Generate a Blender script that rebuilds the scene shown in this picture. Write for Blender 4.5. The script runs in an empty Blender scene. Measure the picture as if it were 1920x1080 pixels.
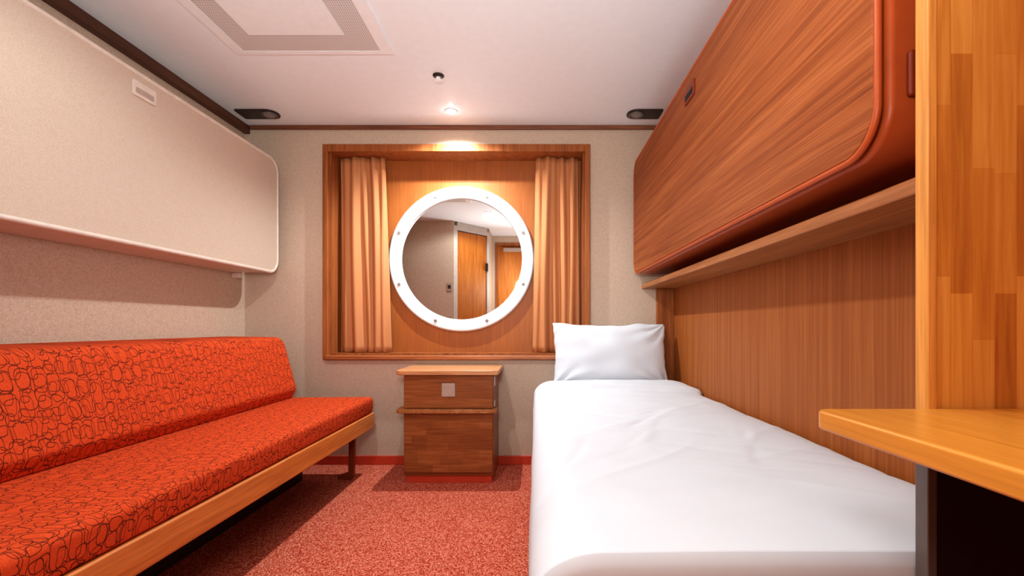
import bpy, bmesh, math, random
from mathutils import Vector, Matrix, noise

scene = bpy.context.scene
scene.view_settings.view_transform = 'Standard'
try:
    scene.view_settings.look = 'Medium High Contrast'
except Exception:
    scene.view_settings.look = 'None'
scene.view_settings.exposure = 0.0
COL = scene.collection
random.seed(4)

# ------------------------------------------------------------ materials
def lin(c):
    out = []
    for v in c[:3]:
        v = v / 255.0
        out.append(v / 12.92 if v <= 0.04045 else ((v + 0.055) / 1.055) ** 2.4)
    return (out[0], out[1], out[2], 1.0)

class NT:
    def __init__(self, name):
        self.m = bpy.data.materials.new(name)
        self.m.use_nodes = True
        self.t = self.m.node_tree
        self.t.nodes.clear()
        self.out = self.n('ShaderNodeOutputMaterial')
        self.b = self.n('ShaderNodeBsdfPrincipled')
        self.l(self.b.outputs[0], self.out.inputs[0])
    def n(self, typ, **kw):
        nd = self.t.nodes.new(typ)
        for k, v in kw.items():
            setattr(nd, k, v)
        return nd
    def l(self, a, b):
        self.t.links.new(a, b)
    def coords(self, scale=(1, 1, 1), kind='Object', rot=(0, 0, 0), loc=(0, 0, 0)):
        tc = self.n('ShaderNodeTexCoord')
        mp = self.n('ShaderNodeMapping')
        mp.inputs['Scale'].default_value = scale
        mp.inputs['Rotation'].default_value = rot
        mp.inputs['Location'].default_value = loc
        self.l(tc.outputs[kind], mp.inputs['Vector'])
        return mp.outputs[0]
    def noise(self, vec, scale=1, detail=4, rough=0.5, dist=0.0):
        nd = self.n('ShaderNodeTexNoise')
        nd.inputs['Scale'].default_value = scale
        nd.inputs['Detail'].default_value = detail
        nd.inputs['Roughness'].default_value = rough
        nd.inputs['Distortion'].default_value = dist
        self.l(vec, nd.inputs['Vector'])
        return nd.outputs['Fac']
    def ramp(self, fac, stops):
        r = self.n('ShaderNodeValToRGB')
        els = r.color_ramp.elements
        while len(els) < len(stops):
            els.new(0.5)
        for e, (p, c) in zip(els, stops):
            e.position = p
            e.color = lin(c)
        self.l(fac, r.inputs[0])
        return r.outputs[0]
    def mixc(self, a, b, fac=0.5, mode='MIX'):
        m = self.n('ShaderNodeMix', data_type='RGBA', blend_type=mode)
        for sock, val in ((m.inputs[0], fac), (m.inputs[6], a), (m.inputs[7], b)):
            if isinstance(val, bpy.types.NodeSocket):
                self.l(val, sock)
            else:
                sock.default_value = val
        return m.outputs[2]
    def math(self, op, a, b=None, c=None):
        m = self.n('ShaderNodeMath', operation=op)
        for i, v in enumerate((a, b, c)):
            if v is None: continue
            if isinstance(v, bpy.types.NodeSocket):
                self.l(v, m.inputs[i])
            else:
                m.inputs[i].default_value = v
        return m.outputs[0]
    def bump(self, h, strength=0.2, dist=0.01):
        b = self.n('ShaderNodeBump')
        b.inputs['Strength'].default_value = strength
        b.inputs['Distance'].default_value = dist
        self.l(h, b.inputs['Height'])
        self.l(b.outputs[0], self.b.inputs['Normal'])
    def finish(self, col, rough=0.5, spec=0.5, metal=0.0):
        if isinstance(col, bpy.types.NodeSocket):
            self.l(col, self.b.inputs['Base Color'])
        else:
            self.b.inputs['Base Color'].default_value = col
        self.b.inputs['Roughness'].default_value = rough
        self.b.inputs['Specular IOR Level'].default_value = spec
        self.b.inputs['Metallic'].default_value = metal
        return self.m

def plain(name, c, rough=0.5, spec=0.5, metal=0.0, var=0.06, nscale=25):
    t = NT(name)
    v = t.coords((1, 1, 1))
    f = t.noise(v, nscale, 3)
    d = tuple(max(0, int(x * (1 - var))) for x in c)
    col = t.ramp(f, [(0.3, d), (0.7, c)])
    return t.finish(col, rough, spec, metal)

def wood(name, dark, mid, light, axis='z', rough=0.38, cross=26, along=1.3, fine=0.35, spec=0.4, dist=0.5):
    t = NT(name)
    ai = 'xyz'.index(axis)
    s1 = [cross] * 3; s1[ai] = along
    s2 = [cross * 6] * 3; s2[ai] = along * 5
    v1 = t.coords(tuple(s1)); v2 = t.coords(tuple(s2))
    f1 = t.noise(v1, 1.0, 5, 0.6, dist)
    f2 = t.noise(v2, 1.0, 2, 0.5, 0.1)
    col = t.ramp(f1, [(0.28, dark), (0.5, mid), (0.72, light)])
    d = t.ramp(f2, [(0.35, (165, 155, 145)), (0.6, (255, 255, 255))])
    col = t.mixc(col, d, fine, 'MULTIPLY')
    t.bump(f2, 0.04, 0.002)
    return t.finish(col, rough, spec)

def staves(name, plane, dark, mid, light, row=0.045, length=0.25, rough=0.35, contrast=0.75, grain=0.8):
    """Edge-glued stave board.  plane gives (along-stave axis, across axis)."""
    t = NT(name)
    tc = t.n('ShaderNodeTexCoord')
    sp = t.n('ShaderNodeSeparateXYZ')
    t.l(tc.outputs['Object'], sp.inputs[0])
    cb = t.n('ShaderNodeCombineXYZ')
    t.l(sp.outputs['xyz'.index(plane[0])], cb.inputs[0])
    t.l(sp.outputs['xyz'.index(plane[1])], cb.inputs[1])
    br = t.n('ShaderNodeTexBrick')
    br.offset = 0.37; br.offset_frequency = 3; br.squash = 0.7; br.squash_frequency = 2
    br.inputs['Color1'].default_value = (0, 0, 0, 1)
    br.inputs['Color2'].default_value = (1, 1, 1, 1)
    br.inputs['Mortar'].default_value = (0.4, 0.4, 0.4, 1)
    br.inputs['Scale'].default_value = 1.0
    br.inputs['Mortar Size'].default_value = 0.0004
    br.inputs['Brick Width'].default_value = length
    br.inputs['Row Height'].default_value = row
    t.l(cb.outputs[0], br.inputs['Vector'])
    mp = t.n('ShaderNodeMapping')
    mp.inputs['Scale'].default_value = (5, 110, 1)
    t.l(cb.outputs[0], mp.inputs['Vector'])
    f = t.noise(mp.outputs[0], 1.0, 4, 0.55, 0.5)
    bw = t.n('ShaderNodeRGBToBW')
    t.l(br.outputs['Color'], bw.inputs[0])
    a = t.math('MULTIPLY', t.math('SUBTRACT', bw.outputs[0], 0.5), contrast)
    b = t.math('MULTIPLY', t.math('SUBTRACT', f, 0.5), grain)
    s = t.math('ADD', t.math('ADD', a, b), 0.5)
    col = t.ramp(s, [(0.1, dark), (0.5, mid), (0.9, light)])
    return t.finish(col, rough, 0.4)

def speckle(name, a, b, c, scale=140, rough=0.8, bump=0.15):
    t = NT(name)
    v = t.coords()
    f = t.noise(v, scale, 3, 0.7)
    f2 = t.noise(v, scale * 0.35, 3, 0.6, 1.0)
    col = t.ramp(f, [(0.35, a), (0.5, b), (0.68, c)])
    col2 = t.ramp(f2, [(0.35, a), (0.6, c)])
    col = t.mixc(col, col2, 0.25)
    t.bump(f, bump, 0.002)
    return t.finish(col, rough, 0.25)

def fabric_loops(name, ax_u, ax_v, ax_w=None, su=25.0, sv=15.0):
    t = NT(name)
    tc = t.n('ShaderNodeTexCoord')
    sp = t.n('ShaderNodeSeparateXYZ')
    t.l(tc.outputs['Object'], sp.inputs[0])
    cb = t.n('ShaderNodeCombineXYZ')
    t.l(sp.outputs['xyz'.index(ax_u)], cb.inputs[0])
    vv = sp.outputs['xyz'.index(ax_v)]
    if ax_w:
        vv = t.math('SUBTRACT', vv, sp.outputs['xyz'.index(ax_w)])
    t.l(vv, cb.inputs[1])
    nz = t.n('ShaderNodeTexNoise'); nz.inputs['Scale'].default_value = 22; nz.inputs['Detail'].default_value = 0
    t.l(cb.outputs[0], nz.inputs['Vector'])
    sub = t.n('ShaderNodeVectorMath', operation='SUBTRACT'); sub.inputs[1].default_value = (0.5, 0.5, 0.5)
    t.l(nz.outputs['Color'], sub.inputs[0])
    sc = t.n('ShaderNodeVectorMath', operation='SCALE'); sc.inputs['Scale'].default_value = 0.014
    t.l(sub.outputs[0], sc.inputs[0])
    ad = t.n('ShaderNodeVectorMath', operation='ADD')
    t.l(cb.outputs[0], ad.inputs[0]); t.l(sc.outputs[0], ad.inputs[1])
    total = None
    for i, (ru, rv, rad, off, rot) in enumerate([(1, 1, 0.43, 0.0, 0.14), (0.97, 1.0, 0.43, 3.5, -0.10), (1.0, 1.05, 0.30, 9.25, 0.02)]):
        mp = t.n('ShaderNodeMapping')
        mp.inputs['Scale'].default_value = (su * ru, sv * rv, 1)
        mp.inputs['Location'].default_value = (off, off * 1.0, 0)
        mp.inputs['Rotation'].default_value = (0, 0, rot)
        t.l(ad.outputs[0], mp.inputs['Vector'])
        vo = t.n('ShaderNodeTexVoronoi', voronoi_dimensions='2D', distance='MINKOWSKI')
        vo.inputs['Exponent'].default_value = 3.2
        vo.inputs['Scale'].default_value = 1.0
        vo.inputs['Randomness'].default_value = 0.3
        t.l(mp.outputs[0], vo.inputs['Vector'])
        d = t.math('ABSOLUTE', t.math('SUBTRACT', vo.outputs['Distance'], rad))
        m = t.math('LESS_THAN', d, 0.018)
        total = m if total is None else t.math('MAXIMUM', total, m)
    v = t.coords()
    f = t.noise(v, 260, 2, 0.6)
    base = t.ramp(f, [(0.3, (200, 72, 34)), (0.7, (218, 92, 50))])
    col = t.mixc(base, lin((112, 46, 30)), total)
    t.bump(f, 0.12, 0.001)
    return t.finish(col, 0.9, 0.1)

def carpet_mat():
    t = NT('carpet_pile')
    v = t.coords((280, 400, 280))
    vo = t.n('ShaderNodeTexVoronoi'); vo.inputs['Scale'].default_value = 1.0
    t.l(v, vo.inputs['Vector'])
    bw = t.n('ShaderNodeRGBToBW'); t.l(vo.outputs['Color'], bw.inputs[0])
    f = t.noise(t.coords((1, 1.6, 1)), 230, 3, 0.7)
    s = t.math('ADD', t.math('MULTIPLY', bw.outputs[0], 0.65), t.math('MULTIPLY', f, 0.35))
    col = t.ramp(s, [(0.25, (118, 34, 26)), (0.48, (194, 72, 52)), (0.72, (244, 168, 138))])
    t.bump(bw.outputs[0], 0.5, 0.004)
    return t.finish(col, 0.95, 0.1)

M = {}
M['carpet'] = carpet_mat()
M['wall'] = speckle('wall_fabric', (188, 164, 144), (204, 182, 162), (217, 196, 177), 170)
M['bunk_cream'] = speckle('cream_laminate', (196, 175, 157), (205, 185, 168), (214, 195, 178), 200, 0.5, 0.01)
M['cream_trim'] = plain('cream_trim', (228, 213, 200), 0.35)
M['ceiling'] = plain('ceiling_paint', (244, 248, 252), 0.5, var=0.01)
M['white'] = plain('white_paint', (246, 248, 250), 0.3, var=0.02)
M['wood_dark'] = wood('wood_face_grain', (134, 70, 36), (160, 90, 48), (180, 108, 62), 'y', 0.5, 60, 1.0, 0.4, 0.15, 0.4)
M['wood_wall'] = wood('wood_wall_panel', (154, 86, 40), (172, 102, 50), (186, 116, 60), 'z', 0.5, 64, 0.9, 0.25, 0.25, 0.3)
M['wood_frame_h'] = wood('wood_frame_horizontal', (150, 88, 54), (178, 110, 68), (196, 128, 84), 'x', 0.4)
M['wood_frame_v'] = wood('wood_frame_vertical', (140, 80, 42), (164, 98, 54), (182, 114, 66), 'z', 0.45, spec=.25)
M['wood_window'] = staves('wood_window_panel', 'zx', (142, 78, 34), (170, 98, 44), (188, 114, 54), 0.05, 0.9, 0.5, 0.12)
M['wood_shelf'] = wood('wood_shelf', (156, 98, 58), (180, 118, 70), (198, 138, 88), 'y', 0.4, 26)
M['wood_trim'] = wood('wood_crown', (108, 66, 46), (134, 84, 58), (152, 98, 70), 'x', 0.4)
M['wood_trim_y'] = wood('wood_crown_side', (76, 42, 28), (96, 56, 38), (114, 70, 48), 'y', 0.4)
M['wood_ns'] = staves('nightstand_front', 'xz', (116, 66, 36), (150, 90, 50), (182, 120, 74), 0.040, 0.24, 0.35, 0.18, 1.1)
M['wood_ns_v'] = staves('nightstand_door_front', 'xz', (114, 64, 34), (148, 88, 48), (184, 120, 74), 0.040, 0.12, 0.35, 0.26, 1.0)
M['wood_ns_top'] = wood('nightstand_top', (184, 124, 82), (214, 156, 110), (230, 178, 132), 'x', 0.3, 24)
M['staves_closet'] = staves('wardrobe_staves', 'zx', (168, 98, 42), (200, 132, 58), (224, 160, 82), 0.031, 0.24, 0.4, 0.5, 0.9)
M['edge_yellow'] = wood('wardrobe_edge', (208, 140, 66), (222, 154, 78), (234, 168, 92), 'z', 0.35, 30)
M['desk'] = wood('desktop_wood', (202, 130, 50), (218, 148, 62), (230, 162, 76), 'y', 0.28, 26, 1.0, 0.2)
M['orange_paint'] = plain('orange_brown_lacquer', (186, 88, 44), 0.4, 0.3)
M['latch_red'] = plain('latch_lacquer', (130, 52, 28), 0.4, 0.3)
M['leg_brown'] = plain('leg_brown_metal', (140, 62, 34), 0.4, 0.4)
M['rail_orange'] = wood('sofa_rail_wood', (204, 118, 56), (216, 132, 66), (226, 146, 80), 'y', 0.4, 30)
M['red_base'] = plain('red_baseboard', (206, 76, 50), 0.4)
M['dark'] = plain('dark_laminate_and_shade', (44, 22, 18), 0.5)  # brown laminate, also used as painted shade under sofa and desk
M['grey_edge'] = plain('grey_edge_band', (112, 104, 100), 0.4)
M['bolt'] = plain('bolt_metal', (150, 140, 134), 0.4)
M['linen'] = plain('white_linen', (224, 230, 237), 0.85, 0.15, var=0.01, nscale=8)
M['mattress'] = plain('mattress_cover', (222, 222, 226), 0.9)
M['curtain'] = plain('curtain_cloth', (206, 144, 100), 0.95, 0.05, var=0.05, nscale=300)
M['steel'] = plain('brushed_steel', (190, 172, 160), 0.4, 0.4, 0.2)
M['dark_metal'] = plain('dark_lamp_metal', (66, 56, 52), 0.35, 0.5, 0.4)
M['black'] = plain('black_opening', (18, 14, 12), 0.6)
M['fabric_back'] = fabric_loops('sofa_fabric_back', 'y', 'z')
M['fabric_seat'] = fabric_loops('sofa_fabric_seat', 'y', 'x', 'z')
M['door_wood'] = wood('door_wood', (176, 98, 34), (198, 118, 44), (214, 138, 60), 'z', 0.5, 20)
M['jamb'] = plain('off_white_door_frame', (206, 196, 186), 0.4)

def perf_mat():
    t = NT('perforated_grille')
    v = t.coords((1, 1, 1))
    vo = t.n('ShaderNodeTexVoronoi', voronoi_dimensions='2D')
    vo.inputs['Scale'].default_value = 110; vo.inputs['Randomness'].default_value = 0.0
    t.l(v, vo.inputs['Vector'])
    m = t.math('LESS_THAN', vo.outputs['Distance'], 0.30)
    col = t.mixc(lin((224, 220, 218)), lin((156, 150, 148)), m)
    return t.finish(col, 0.5)
M['perf'] = perf_mat()

def glass_mat():
    t = NT('night_mirror_glass')
    t.finish((0.76, 0.74, 0.72, 1), 0.01, 0.5, 1.0)
    return t.m
M['mirror'] = glass_mat()

def emit(name, c, s):
    t = NT(name)
    t.b.inputs['Emission Color'].default_value = lin(c)
    t.b.inputs['Emission Strength'].default_value = s
    return t.finish(lin(c), 0.5)
M['bulb'] = emit('lamp_emitter', (250, 252, 255), 30)
M['lens'] = plain('frosted_lens', (150, 140, 134), 0.2)

# ------------------------------------------------------------ helpers
def wloc(ob):
    v = Vector(ob.location)
    p = ob.parent
    while p:
        v += Vector(p.location); p = p.parent
    return v

def thing(name, loc, label, category, group=None):
    e = bpy.data.objects.new(name, None)
    e.empty_display_size = 0.1
    e.location = loc
    COL.objects.link(e)
    e['label'] = label; e['category'] = category
    if group: e['group'] = group
    return e

def structure(ob, label=None):
    ob['kind'] = 'structure'
    if label: ob['label'] = label
    return ob

def mk(name, verts, faces, mat, parent=None, smooth=False, bevel=0, seg=3):
    vs = [Vector(v) for v in verts]
    lo = Vector((min(v.x for v in vs), min(v.y for v in vs), min(v.z for v in vs)))
    hi = Vector((max(v.x for v in vs), max(v.y for v in vs), max(v.z for v in vs)))
    c = (lo + hi) / 2
    if parent is None: c.z = lo.z
    me = bpy.data.meshes.new(name)
    me.from_pydata([tuple(v - c) for v in vs], [], faces)
    bm = bmesh.new(); bm.from_mesh(me)
    bmesh.ops.recalc_face_normals(bm, faces=bm.faces)
    for f in bm.faces: f.smooth = smooth or bevel > 0
    bm.to_mesh(me); bm.free()
    me.materials.append(mat)
    ob = bpy.data.objects.new(name, me)
    COL.objects.link(ob)
    if parent is not None:
        ob.parent = parent
        ob.location = c - wloc(parent)
    else:
        ob.location = c
    if bevel > 0:
        b = ob.modifiers.new('bevel', 'BEVEL')
        b.width = bevel; b.segments = seg; b.limit_method = 'ANGLE'; b.angle_limit = math.radians(40)
        b.harden_normals = True
    return ob

BF = [(0, 1, 3, 2), (4, 6, 7, 5), (0, 4, 5, 1), (2, 3, 7, 6), (0, 2, 6, 4), (1, 5, 7, 3)]
def bverts(x0, x1, y0, y1, z0, z1):
    return [(x, y, z) for x in (x0, x1) for y in (y0, y1) for z in (z0, z1)]
def box(name, x0, x1, y0, y1, z0, z1, mat, parent=None, bevel=0, seg=3):
    return mk(name, bverts(x0, x1, y0, y1, z0, z1), BF, mat, parent, bevel=bevel, seg=seg)
def boxes(name, lst, mat, parent=None, bevel=0):
    V, F = [], []
    for b in lst:
        o = len(V); V += bverts(*b); F += [tuple(i + o for i in f) for f in BF]
    return mk(name, V, F, mat, parent, bevel=bevel)

def rpoly(pts, rads, seg=8):
    out = []
    n = len(pts)
    for i in range(n):
        p = Vector(pts[i]); a = Vector(pts[i - 1]); b = Vector(pts[(i + 1) % n]); r = rads[i] if isinstance(rads, (list, tuple)) else rads
        if r <= 0: out.append(tuple(p)); continue
        da = (a - p).normalized(); db = (b - p).normalized()
        ang = da.angle(db); t = r / math.tan(ang / 2)
        pa = p + da * t; pb = p + db * t
        ce = p + (da + db).normalized() * (r / math.sin(ang / 2))
        va = pa - ce; vb = pb - ce
        a0 = math.atan2(va.y, va.x); a1 = math.atan2(vb.y, vb.x)
        d = a1 - a0
        while d > math.pi: d -= 2 * math.pi
        while d < -math.pi: d += 2 * math.pi
        for k in range(seg + 1):
            t2 = a0 + d * k / seg
            out.append((ce.x + r * math.cos(t2), ce.y + r * math.sin(t2)))
    return out
def ax3(axis, a, p):
    return (a, p[0], p[1]) if axis == 'x' else ((p[0], a, p[1]) if axis == 'y' else (p[0], p[1], a))
def extr(name, prof, axis, a0, a1, mat, parent=None, bevel=0, seg=3):
    n = len(prof)
    V = [ax3(axis, a0, p) for p in prof] + [ax3(axis, a1, p) for p in prof]
    F = [tuple(range(n)), tuple(range(n, 2 * n))] + [(i, (i + 1) % n, n + (i + 1) % n, n + i) for i in range(n)]
    return mk(name, V, F, mat, parent, bevel=bevel, seg=seg)
def tube(name, path, r, mat, parent=None, closed=True, k=10):
    path = [Vector(p) for p in path]; n = len(path); V = []; F = []
    cen = sum(path, Vector()) / n
    for i, p in enumerate(path):
        a = path[i - 1] if (closed or i > 0) else p
        b = path[(i + 1) % n] if (closed or i < n - 1) else p
        t = (b - a).normalized()
        side = (p - cen); side = side - t * side.dot(t)
        side = side.normalized() if side.length > 1e-6 else t.orthogonal()
        up = t.cross(side).normalized()
        for j in range(k):
            q = 2 * math.pi * j / k
            V.append(p + side * math.cos(q) * r + up * math.sin(q) * r)
    rng = n if closed else n - 1
    for i in range(rng):
        for j in range(k):
            F.append((i * k + j, i * k + (j + 1) % k, ((i + 1) % n) * k + (j + 1) % k, ((i + 1) % n) * k + j))
    if not closed:
        F.append(tuple(range(k))); F.append(tuple((n - 1) * k + j for j in range(k)))
    return mk(name, V, F, mat, parent, smooth=True)
def lathe(name, prof, c, axis, mat, parent=None, k=64, closed=False, smooth=True):
    """prof: (r, a) list, a along axis relative to c"""
    V = []; F = []; n = len(prof)
    for i in range(k):
        q = 2 * math.pi * i / k
        for r, a in prof:
            if axis == 'y': V.append((c[0] + r * math.cos(q), c[1] + a, c[2] + r * math.sin(q)))
            elif axis == 'z': V.append((c[0] + r * math.cos(q), c[1] + r * math.sin(q), c[2] + a))
            else: V.append((c[0] + a, c[1] + r * math.cos(q), c[2] + r * math.sin(q)))
    for i in range(k):
        i2 = (i + 1) % k
        for j in range(n if closed else n - 1):
            j2 = (j + 1) % n
            F.append((i * n + j, i * n + j2, i2 * n + j2, i2 * n + j))
    if not closed:
        F.append(tuple(i * n for i in range(k))); F.append(tuple(i * n + n - 1 for i in range(k)))
    ob = mk(name, V, F, mat, parent, smooth=False)
    if smooth:
        e = ob.modifiers.new('bevel', 'BEVEL'); e.width = 0.0015; e.segments = 2; e.limit_method = 'ANGLE'
        e.harden_normals = True
        for p in ob.data.polygons: p.use_smooth = True
    return ob

# ------------------------------------------------------------ dimensions
XL, XR, YB, YF, ZC = -1.81, 0.85, 2.85, -0.35, 2.10
# ------------------------------------------------------------ shell
structure(box('floor', XL - .1, XR + .1, YF - .1, YB + .2, -.05, 0, M['carpet']), 'red flecked woven carpet floor')
structure(box('ceiling', XL - .1, XR + .1, YF - .1, YB + .2, ZC, ZC + .05, M['ceiling']), 'smooth off-white cabin ceiling')
structure(box('wall_left', XL - .1, XL, YF - .1, YB + .2, 0, ZC, M['wall']), 'beige speckled wall covering')
structure(box('wall_right', XR, XR + .1, YF - .1, YB + .2, 0, ZC, M['wood_wall']), 'wood veneer wall panelling beside the bed')
ox0, ox1, oz0, oz1 = -1.285, 0.305, 0.675, 1.95
structure(boxes('wall_back', [(XL, ox0, YB, YB + .2, 0, ZC), (ox1, XR, YB, YB + .2, 0, ZC),
                              (ox0, ox1, YB, YB + .2, 0, oz0), (ox0, ox1, YB, YB + .2, oz1, ZC)], M['wall']), 'beige speckled wall with a window recess')
structure(box('wall_front', XL, -.97, .46, .56, 0, ZC, M['wall']), 'beige speckled wall beside the bathroom door')
structure(box('wall_corridor', -.70, -.60, YF, .12, 0, ZC, M['wall']), 'beige corridor wall')
structure(boxes('wall_rear', [(-.60, -.56, YF - .1, YF, 0, ZC), (.2, XR, YF - .1, YF, 0, ZC), (-.56, .2, YF - .1, YF, 2.0, ZC)], M['wall']), 'beige wall around the entrance door')
# angled bathroom door wall
def angled(name, a, b, z0, z1, th, mat, parent, t0=0.0, t1=1.0, off=0.0, bevel=0.0):
    a = Vector((a[0], a[1], 0)); b = Vector((b[0], b[1], 0)); d = b - a
    nrm = Vector((d.y, -d.x, 0)).normalized()
    if nrm.dot(Vector((1, 1, 0))) < 0: nrm = -nrm
    p = a + d * t0 + nrm * off; q = a + d * t1 + nrm * off
    V = []
    for base in (p, p - nrm * th, q - nrm * th, q):
        V.append((base.x, base.y, z0)); V.append((base.x, base.y, z1))
    F = [(0, 2, 4, 6), (1, 3, 5, 7), (0, 1, 3, 2), (2, 3, 5, 4), (4, 5, 7, 6), (6, 7, 1, 0)]
    return mk(name, V, F, mat, parent, bevel=bevel)
A, B = (-.97, .56), (-.60, .14)
d1 = thing('door_1', (-.785, .35, 0), 'orange wood veneer bathroom door in white frame', 'door'); del d1['category']; structure(d1)
angled('door_frame', A, B, 0, 2.05, .06, M['jamb'], d1, 0, .1)
angled('door_frame', A, B, 0, 2.05, .06, M['jamb'], d1, .95, 1)
angled('door_frame', A, B, 2.0, 2.1, .06, M['jamb'], d1, .1, .95)
angled('door_leaf', A, B, .01, 1.99, .04, M['door_wood'], d1, .11, .94, -.012)
angled('hinge', A, B, 1.55, 1.65, .012, M['dark_metal'], d1, .90, .96, .012)
angled('hinge', A, B, .35, .45, .012, M['dark_metal'], d1, .90, .96, .012)
d2 = thing('door_2', (-.18, YF - .05, 0), 'orange wood veneer cabin entrance door in dark frame', 'door'); del d2['category']; structure(d2)
boxes('door_frame', [(-.56, -.53, YF - .06, YF + .01, 0, 2.0), (.17, .2, YF - .06, YF + .01, 0, 2.0), (-.53, .17, YF - .06, YF + .01, 1.96, 2.0)], M['wood_frame_v'], d2)
box('door_leaf', -.528, .168, YF - .05, YF - .01, .01, 1.955, M['door_wood'], d2)
box('door_closer', -.45, -.2, YF - .01, YF + .03, 1.88, 1.93, M['steel'], d2, .004)
for z in (1.32, .92):
    s = thing('light_switch', (-1.02, .56, z), 'small grey wall switch plate beside the bathroom door', 'light switch', 'switch plates beside the bathroom door')
    box('switch_plate', -1.05, -.99, .561, .569, z - .05, z + .05, M['steel'], s, .003)
    box('rocker', -1.035, -1.005, .569, .574, z - .02, z + .02, M['dark_metal'], s, .001)

# baseboards & trims
structure(box('baseboard_back', XL + .005, .02, YB - .012, YB, 0, .055, M['red_base'], bevel=.003), 'red-orange baseboard strip')
structure(box('baseboard_left', XL, XL + .012, .57, YB - .013, 0, .055, M['red_base'], bevel=.003), 'red-orange baseboard strip')
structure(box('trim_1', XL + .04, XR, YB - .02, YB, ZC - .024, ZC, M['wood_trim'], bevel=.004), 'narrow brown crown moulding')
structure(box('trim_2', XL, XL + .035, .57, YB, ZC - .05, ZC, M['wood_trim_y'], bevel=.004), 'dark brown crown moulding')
structure(box('trim_3', .745, XR, YB - .03, YB, 0, 1.09, M['wood_frame_v'], bevel=.003), 'dark wood corner strip behind the bed head')

# ------------------------------------------------------------ window recess with porthole
w = thing('window_1', (-.49, YB, .655), 'round white porthole in wood-lined window recess', 'window'); del w['category']; structure(w)
fx0, fx1, fz0, fz1 = -1.315, 0.334, 0.652, 1.98
boxes('window_frame', [(fx0, fx0 + .032, YB - .028, YB, fz0, fz1), (fx1 - .032, fx1, YB - .028, YB, fz0, fz1),
                       (fx0 + .032, fx1 - .032, YB - .028, YB, fz1 - .046, fz1)], M['wood_frame_v'], w, .004)
box('window_sill', fx0 + .02, fx1 - .02, YB - .045, YB, fz0, fz0 + .026, M['wood_frame_h'], w, .006)
boxes('recess_lining', [(ox0 + .001, ox0 + .015, YB, YB + .139, oz0 + .001, oz1 - .001), (ox1 - .015, ox1 - .001, YB, YB + .139, oz0 + .001, oz1 - .001),
                        (ox0 + .015, ox1 - .015, YB, YB + .139, oz1 - .015, oz1 - .001), (ox0 + .015, ox1 - .015, YB, YB + .139, oz0 + .001, oz0 + .015)], M['wood_frame_v'], w)
box('backing_panel', ox0 + .001, ox1 - .001, YB + .14, YB + .155, oz0 + .001, oz1 - .001, M['wood_window'], w)
pc = (-.483, YB + .14, 1.294)
ring = lathe('porthole_ring', [(.470, 0), (.470, -.022), (.462, -.030), (.405, -.030), (.393, -.022), (.393, -.006), (.393, 0)], pc, 'y', M['white'], w, 96, closed=True)
for i in range(8):
    q = math.radians(22.5 + 45 * i)
    c = (pc[0] + .434 * math.cos(q), pc[1] - .030, pc[2] + .434 * math.sin(q))
    lathe('bolt', [(.010, 0), (.010, -.004), (.007, -.006), (.0065, -.004)], c, 'y', M['bolt'], ring, 20)
lathe('porthole_glass', [(.3925, 0), (.3925, -.004)], pc, 'y', M['mirror'], w, 96, smooth=False)

def curtain(x0, x1, b0, b1, cents, label):
    """cents: list of (u, width, depth) fold ridges, forward of the cloth plane"""
    th = thing('curtain', ((x0 + x1) / 2, YB + .06, .7), label, 'curtain', 'peach curtains framing the porthole')
    n, m = 120, 30
    V = []; F = []
    for j in range(m + 1):
        v = j / m
        z = 1.932 - v * 1.239
        xa = x0 + (b0 - x0) * v; xb = x1 + (b1 - x1) * v
        for i in range(n + 1):
            u = i / n
            y = YB + .10
            for (cu, cw, cd) in cents:
                cc = cu + .03 * math.sin(v * 3 + cu * 9)
                y -= .66 * cd * (.8 + .35 * v) * math.exp(-((u - cc) / cw) ** 2)
            y += .008 * noise.noise(Vector((u * 5, v * 3, x0 * 7)))
            V.append((xa + (xb - xa) * u, y, z))
    for j in range(m):
        for i in range(n):
            a = j * (n + 1) + i
            F.append((a, a + 1, a + n + 2, a + n + 1))
    c = mk('curtain_cloth', V, F, M['curtain'], th, smooth=True)
    s = c.modifiers.new('thick', 'SOLIDIFY'); s.thickness = .003
    box('curtain_track', x0 + .01, x1 - .01, YB + .105, YB + .118, 1.922, 1.934, M['wood_frame_h'], th)
curtain(-1.255, -.965, -1.235, -.925, [(.10, .07, .04), (.34, .10, .075), (.55, .07, .05), (.74, .08, .07), (.92, .07, .06)], 'peach fabric curtain gathered in folds beside the porthole')
curtain(.0, .268, -.02, .280, [(.06, .07, .06), (.26, .10, .085), (.46, .07, .05), (.64, .07, .06), (.84, .07, .05)], 'peach fabric curtain hanging behind the bed pillow')

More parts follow.
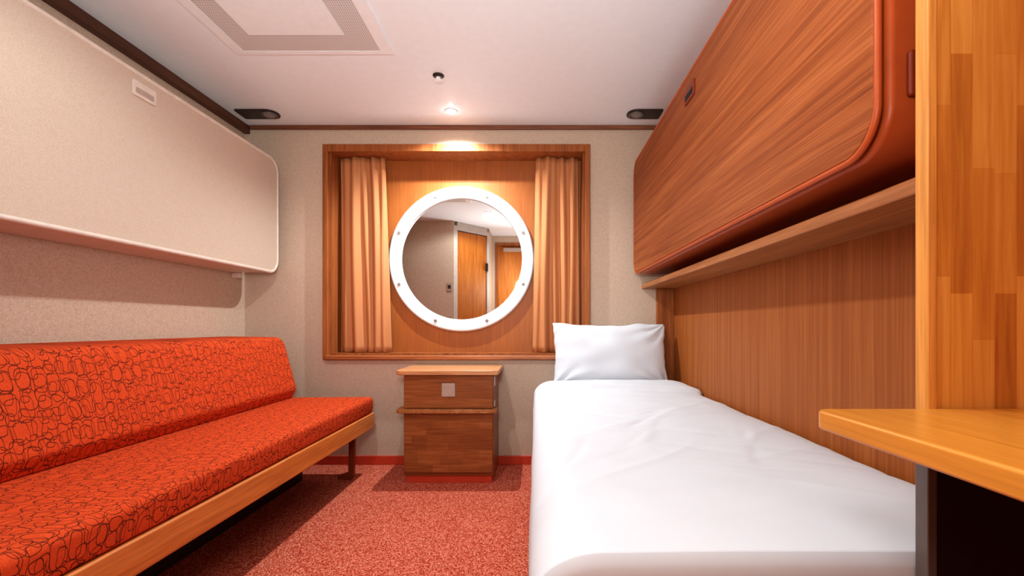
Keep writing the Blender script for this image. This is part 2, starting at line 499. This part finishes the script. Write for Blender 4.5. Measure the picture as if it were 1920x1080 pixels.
# ------------------------------------------------------------ bunks
def bunk(xf, xb, y0, y1, z0, z1, face, body, trim, label, handle_y, handle_z, hmat, hin, tr):
    sgn = 1 if xf > xb else -1
    th = thing('folding_bunk', ((xf + xb) / 2, (y0 + y1) / 2, z0), label, 'bunk bed')
    R = .085
    pr = rpoly([(y0, z0), (y1, z0), (y1, z1), (y0, z1)], R, 10)
    a, b = (xf - sgn * .02, xb)
    extr('bunk_body', pr, 'x', min(a, b), max(a, b), body, th, .012)
    pr2 = rpoly([(y0 + .012, z0 + .012), (y1 - .012, z0 + .012), (y1 - .012, z1 - .012), (y0 + .012, z1 - .012)], R - .012, 10)
    a, b = (xf, xf - sgn * .0199)
    extr('front_panel', pr2, 'x', min(a, b), max(a, b), face, th, .003)
    path = [(xf - sgn * .005, p[0], p[1]) for p in rpoly([(y0 + .006, z0 + .006), (y1 - .006, z0 + .006), (y1 - .006, z1 - .006), (y0 + .006, z1 - .006)], R - .006, 10)]
    tube('edge_trim', path, tr, trim, th)
    h = rpoly([(handle_y - .055, handle_z - .03), (handle_y + .055, handle_z - .03), (handle_y + .055, handle_z + .03), (handle_y - .055, handle_z + .03)], .008, 4)
    a, b = (xf + sgn * .006, xf)
    hp = extr('handle', h, 'x', min(a, b), max(a, b), hmat, th, .002)
    h = rpoly([(handle_y - .042, handle_z - .018), (handle_y + .042, handle_z - .018), (handle_y + .042, handle_z + .004), (handle_y - .042, handle_z + .004)], .005, 3)
    a, b = (xf + sgn * .0068, xf + sgn * .0058)
    extr('grip_recess', h, 'x', min(a, b), max(a, b), hin, hp)
    return th
b1 = bunk(-1.565, XL + .001, .75, 2.785, 1.175, 1.86, M['bunk_cream'], M['cream_trim'], M['cream_trim'],
          'cream laminate upper bunk folded against beige wall above the sofa', 1.83, 1.79, M['cream_trim'], M['steel'], .010)
b2 = bunk(.592, XR - .001, .795, 2.785, 1.165, 1.845, M['wood_dark'], M['orange_paint'], M['orange_paint'],
          'reddish wood upper bunk folded up above the white bed', 1.76, 1.755, M['latch_red'], M['black'], .0065)
box('latch', .640, .68, .784, .796, 1.255, 1.335, M['latch_red'], b2, .006)
box('support_bracket', XL + .001, XL + .05, 2.72, 2.75, 1.145, 1.176, M['cream_trim'], b1, .004)

sh = thing('wall_shelf', (.75, 1.8, 1.09), 'long light wood shelf board below the wooden bunk', 'shelf')
box('shelf_board', .668, XR, .675, YB - .001, 1.09, 1.116, M['wood_shelf'], sh, .002)
box('front_edge_band', .655, .668, .675, YB - .001, 1.088, 1.118, M['wood_shelf'], sh, .004)

# ------------------------------------------------------------ sofa
so = thing('sofa', (-1.4, 1.7, 0), 'orange-red sofa with dark looping line pattern along beige wall', 'sofa')
sy0, sy1 = .70, 2.655
extr('seat_cushion', rpoly([(-1.47, .36), (-.945, .36), (-.937, .450), (-1.47, .447)], [.01, .012, .022, .01], 6), 'y', sy0, sy1, M['fabric_seat'], so, .014, 4)
extr('backrest', rpoly([(-1.785, .40), (-1.40, .449), (-1.375, .50), (-1.455, .795), (-1.785, .80)], [.01, .01, .03, .06, .02], 8), 'y', sy0, sy1 - .015, M['fabric_back'], so, .035, 5)
box('front_rail', -.965, -.938, sy0 + .01, sy1 + .01, .272, .358, M['rail_orange'], so, .006)
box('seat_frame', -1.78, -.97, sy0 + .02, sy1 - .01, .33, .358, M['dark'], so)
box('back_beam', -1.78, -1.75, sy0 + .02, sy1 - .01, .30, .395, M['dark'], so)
box('under_sofa_shade', -1.76, -1.30, sy0 + .03, sy1 - .10, 0, .329, M['dark'], so, .003)  # dark block added to deepen the shade under the seat
for y in (2.575, 1.0):
    l = extr('leg', rpoly([(-1.11, .0), (-1.035, .0), (-1.02, .015), (-1.012, .33), (-1.046, .33), (-1.05, .04), (-1.11, .022)], [.004, .008, .006, .002, .002, .015, .006], 4), 'y', y - .012, y + .012, M['leg_brown'], so, .003)

# ------------------------------------------------------------ nightstand
ns = thing('nightstand', (-.48, 2.66, 0), 'small brown wood nightstand with pale top below the porthole', 'nightstand')
fy = 2.49
nx0, nx1 = -.722, -.232
box('body', nx0, nx1, fy + .018, YB - .014, .04, .594, M['wood_ns'], ns, .003)
extr('top_board', rpoly([(-.758, YB - .014), (-.758, fy - .03), (-.202, fy - .03), (-.202, YB - .014)], [0, .035, .035, 0], 8), 'z', .594, .620, M['wood_ns_top'], ns, .005)
extr('middle_shelf', rpoly([(-.758, fy + .1), (-.758, fy - .03), (-.212, fy - .03), (-.212, fy + .1)], [.03, .035, .035, .03], 8), 'z', .388, .410, M['wood_shelf'], ns, .005)
dr = box('drawer', nx0 + .004, nx1 - .004, fy, fy + .017, .412, .590, M['wood_ns'], ns, .004)
hd = box('handle', -.512, -.438, fy - .008, fy, .475, .549, M['steel'], dr, .004)
box('door', nx0 + .004, nx1 - .004, fy, fy + .017, .062, .386, M['wood_ns_v'], ns, .004)
box('plinth', nx0 + .01, nx1 - .01, fy + .025, YB - .014, 0, .04, M['red_base'], ns, .002)
box('latch', nx1, nx1 + .007, fy + .03, fy + .06, .53, .585, M['steel'], ns, .002)
box('latch', nx1, nx1 + .007, fy + .03, fy + .06, .415, .45, M['steel'], ns, .002)

# ------------------------------------------------------------ bed, duvet, pillow
bd = thing('bed', (.42, 1.8, 0), 'single bed with white mattress against wood wall', 'bed')
box('bed_base', .05, .84, .70, YB - .035, 0, .25, M['wood_dark'], bd, .006)
box('mattress', .035, .835, .70, YB - .04, .251, .475, M['mattress'], bd, .04, 5)

def duvet():
    ny = 210
    y0, y1 = .667, 2.615
    path = []
    def zt(x):
        l = min(1, max(0, (x + .012) / .11)); l = math.sqrt(max(0, 1 - (1 - l) ** 2))
        r = min(1, max(0, (.843 - x) / .15)); r = math.sqrt(max(0, 1 - (1 - r) ** 2))
        return .445 + .085 * l - .03 * (1 - r)
    for k in range(20): path.append((-.012, .06 + (.445 - .06) * k / 20, 0))
    for k in range(91):
        u = k / 90
        path.append((-.012 + .855 * (u ** 1.35), zt(-.012 + .855 * (u ** 1.35)), 1))
    V = []; F = []
    n = len(path)
    def crease(x, y, ox, oy, ang, L, wd, h):
        dx, dy = x - ox, y - oy
        a = dx * math.cos(ang) + dy * math.sin(ang)
        b = -dx * math.sin(ang) + dy * math.cos(ang) + .03 * math.sin(a * 7)
        return h * math.exp(-(a / L) ** 2) * math.exp(-(b / wd) ** 2)
    random.seed(11)
    cr = [(random.uniform(.05, .8), random.uniform(.8, 2.3), random.uniform(-.5, 1.4), random.uniform(.12, .35), random.uniform(.010, .020), random.choice((-1, 1)) * random.uniform(.002, .0038)) for _ in range(36)]
    for j in range(ny + 1):
        t = j / ny
        y = y0 + (y1 - y0) * t
        for (x, z, top) in path:
            nz = noise.noise(Vector((x * 3.2, y * 2.2, 1.3))) * .007 + noise.noise(Vector((x * 9 + y * 4, y * 5 - x * 3, 4.7))) * .002
            if top:
                for c_ in cr: nz += crease(x, y, *c_)
                near = max(0, (1.1 - y) / .43)
                nz = nz * (1 - .6 * near)
                z2 = z + nz
                fb = 1 / (1 + math.exp(-(y - 2.34 - .02 * math.sin(x * 5)) / .003))
                z2 += .026 * fb
                e = min(1, (y1 - y) / .035); z2 -= .035 * (1 - math.sqrt(max(0, 1 - (1 - e) ** 2)))
                V.append((x, y, z2))
            else:
                xx = x + noise.noise(Vector((0.3, y * 4, z * 2))) * .005
                if y > 2.45: xx += .04 * (y - 2.45) / .17 
                V.append((xx, y, z))
    for j in range(ny):
        for i in range(n - 1):
            a = j * n + i
            F.append((a, a + 1, a + n + 1, a + n))
    base = len(V); rows = 14
    for r in range(1, rows + 1):
        for i in range(n):
            x, y, z = V[i]
            tz = z + (.06 - z) * r / rows if z > .06 else z
            V.append((x, y0 - .002, min(z, tz)))
    for r in range(rows):
        for i in range(n - 1):
            a = i if r == 0 else base + (r - 1) * n + i
            b = base + r * n + i
            F.append((a, a + 1, b + 1, b))
    th = thing('duvet', (.42, 1.7, .5), 'smooth white duvet spread over the single bed with folded edge', 'duvet')
    o = mk('duvet_cover', V, F, M['linen'], th, smooth=True)
    s = o.modifiers.new('thick', 'SOLIDIFY'); s.thickness = .015; s.offset = -1
duvet()

def pillow():
    W, H, T = .69, .39, .19
    n, m = 72, 44
    th = thing('pillow', (.44, 2.70, .49), 'plump white pillow propped upright at the bed head', 'pillow')
    V = []; F = []
    tilt = math.radians(-13)
    cen = Vector((.440, 2.740, .680))
    idx = {}
    for side in (1, -1):
        for j in range(m + 1):
            for i in range(n + 1):
                u = -math.cos(math.pi * i / n); v = -math.cos(math.pi * j / m)
                key = (i, j, side if (0 < i < n and 0 < j < m) else 0)
                if key in idx: continue
                x = u * W / 2 * (1 - .06 * (1 - v * v) * abs(u))
                z = v * H / 2 * (1 - .06 * (1 - u * u) * abs(v))
                tip = max(0, abs(u) + abs(v) - 1.75) / .25
                k_ = 1.0 if u > 0 else .3
                x *= 1 - .035 * tip * k_; z *= 1 - .06 * tip * k_
                if v > 0:
                    z += .010 * v * (u * u)
                    z += .012 * noise.noise(Vector((u * 3, 0, 4))) * v
                x += .010 * noise.noise(Vector((3, v * 4, 2))) * abs(u)
                th_ = T / 2 * (max(0, (1 - u ** 2) * (1 - v ** 2))) ** .38
                wr = noise.noise(Vector((u * 2.0, v * 2.0, side * 3))) * .012
                for (cu, cv) in ((1, 1), (-1, 1), (1, -1), (-1, -1)):
                    dx, dv = u - cu, v - cv
                    rr = math.hypot(dx, dv)
                    if 0.05 < rr < 1.0:
                        an = math.atan2(dv, dx)
                        wr += .009 * math.sin(an * 12 + cu * 2 + rr * 2) * (1 - rr / 1.0) * min(1, rr * 4)
                y = -side * (th_ + wr * min(1, th_ / .03))
                p = Matrix.Rotation(tilt, 3, 'X') @ Vector((x, y, z))
                p += cen
                p.y = min(p.y, YB - .03)
                idx[key] = len(V); V.append(tuple(p))
    def g(i, j, s): return idx[(i, j, s if (0 < i < n and 0 < j < m) else 0)]
    for s in (1, -1):
        for j in range(m):
            for i in range(n):
                F.append((g(i, j, s), g(i + 1, j, s), g(i + 1, j + 1, s), g(i, j + 1, s)))
    mk('pillow_case', V, F, M['linen'], th, smooth=True)
pillow()

# ------------------------------------------------------------ wardrobe partition and desk
wd = thing('wardrobe', (.7, .652, 0), 'tall wardrobe side panel in orange stave wood beside the bed', 'wardrobe')
box('side_panel', .561, XR - .001, .643, .6625, .72, ZC - .001, M['staves_closet'], wd)
box('lower_panel_shaded', .561, XR - .001, .643, .6625, 0, .72, M['dark'], wd)  # same panel as above, desk shade painted in with the dark material
box('edge_post', .547, .5605, .640, .6625, .72, ZC - .001, M['edge_yellow'], wd, .002)
box('edge_post', .547, .5605, .640, .6625, 0, .72, M['grey_edge'], wd, .002)
dk = thing('desk', (.6, .4, 0), 'orange wood desktop with rounded corner fixed to wardrobe', 'desk')
extr('desktop', rpoly([(.386, .06), (XR - .001, .06), (XR - .001, .639), (.386, .639)], [.02, 0, 0, .018], 10), 'z', .719, .745, M['desk'], dk, .004)
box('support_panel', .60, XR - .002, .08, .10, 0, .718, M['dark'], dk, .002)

# ------------------------------------------------------------ ceiling fixtures
av = thing('air_vent', (-1.0, 1.78, ZC), 'square white ceiling air vent with perforated grey grille', 'air vent')
def ringboxes(x0, x1, y0, y1, a0, a1, b0, b1, z0, z1):
    return [(x0, a0, y0, y1, z0, z1), (a1, x1, y0, y1, z0, z1), (a0, a1, y0, b0, z0, z1), (a0, a1, b1, y1, z0, z1)]
boxes('vent_frame', ringboxes(-1.355, -.645, 1.36, 2.08, -1.31, -.695, 1.42, 2.055, ZC - .010, ZC), M['white'], av)
box('perforated_grille', -1.309, -.696, 1.421, 2.054, ZC - .008, ZC - .001, M['perf'], av)
box('centre_plate', -1.215, -.81, 1.53, 1.94, ZC - .011, ZC - .0081, M['white'], av, .001)
sp = thing('sprinkler', (-.483, 2.27, ZC), 'small round dark ceiling sprinkler with white centre', 'sprinkler')
lathe('sprinkler_ring', [(.028, 0), (.028, -.004), (.018, -.010), (.012, -.010)], (-.483, 2.27, ZC), 'z', M['dark_metal'], sp, 32)
lathe('sprinkler_head', [(.012, -.010), (.012, -.022), (.018, -.024), (.018, -.027)], (-.483, 2.27, ZC), 'z', M['white'], sp, 32)

def downlight(x, y):
    d = thing('downlight', (x, y, ZC), 'small round ceiling downlight, lit', 'ceiling light', 'lit ceiling downlights')
    lathe('trim_ring', [(.036, 0), (.034, -.006), (.024, -.007), (.022, -.001)], (x, y, ZC), 'z', M['white'], d, 40, closed=True)
    lathe('bulb', [(.021, -.0005), (.021, -.004)], (x, y, ZC), 'z', M['bulb'], d, 32)
for x, y in ((-.49, 2.645), (-.53, .97)): downlight(x, y)

def reading(x0, x1, lx):
    d = thing('reading_light', ((x0 + x1) / 2, 2.68, ZC), 'dark oval recessed ceiling reading lamp, unlit', 'reading light', 'unlit ceiling reading lamps')
    rr = .055
    radii = [rr, .01, .01, rr] if abs(lx - x0) < abs(lx - x1) else [.01, rr, rr, .01]
    pts = [(x0, 2.735), (x1, 2.735), (x1, 2.62), (x0, 2.62)]
    extr('lamp_plate', rpoly(pts, radii, 8), 'z', ZC - .008, ZC, M['dark_metal'], d, .002)
    lathe('lamp_ring', [(.044, -.008), (.042, -.014), (.034, -.014), (.032, -.008)], (lx, 2.678, ZC), 'z', M['grey_edge'], d, 36, closed=True)
    lathe('lens', [(.031, -.008), (.031, -.011)], (lx, 2.678, ZC), 'z', M['lens'], d, 36)
reading(-1.73, -1.50, -1.555)
reading(.53, .73, .585)

# ------------------------------------------------------------ lights
WB = (.915, .985, 1.0)
def point(name, loc, e, r, c=WB):
    l = bpy.data.lights.new(name, 'POINT'); l.energy = e; l.shadow_soft_size = r; l.color = c
    o = bpy.data.objects.new(name, l); o.location = loc; COL.objects.link(o); return o
def spot(name, loc, e, r, ang=165, blend=.3, c=WB, target=None):
    l = bpy.data.lights.new(name, 'SPOT'); l.energy = e; l.shadow_soft_size = r; l.color = c
    l.spot_size = math.radians(ang); l.spot_blend = blend
    o = bpy.data.objects.new(name, l); o.location = loc; COL.objects.link(o)
    if target:
        o.rotation_euler = (Vector(target) - Vector(loc)).to_track_quat('-Z', 'Y').to_euler()
    return o
spot('downlight_lamp', (-.49, 2.64, 2.085), 80, .012, 146, .85)
point('downlight_glow', (-.49, 2.64, 2.07), .08, .01)
spot('downlight_lamp', (-.53, .97, 2.085), 34, .022)
point('entry_fill', (-.12, .02, 1.35), 16, .15)  # added soft fill near the camera, no fixture here
spot('ceiling_fill', (-.12, .05, 1.15), 92, .12, 120, 1.0, (.87, .985, 1.0), (-.35, 1.9, 2.1))  # added upward fill that brightens the ceiling, no real fixture

wld = bpy.data.worlds.new('world'); scene.world = wld; wld.use_nodes = True
wld.node_tree.nodes['Background'].inputs[0].default_value = (.02, .02, .025, 1)

# ------------------------------------------------------------ camera
cam = bpy.data.cameras.new('camera')
cam.sensor_width = 36; cam.lens = 860 / 1920 * 36
cam.shift_x = -45 / 1920; cam.shift_y = 71 / 1920
cam.clip_start = .02
co = bpy.data.objects.new('camera', cam)
co.location = (0, 0, .86); co.rotation_euler = (math.radians(90), 0, 0)
COL.objects.link(co)
scene.camera = co
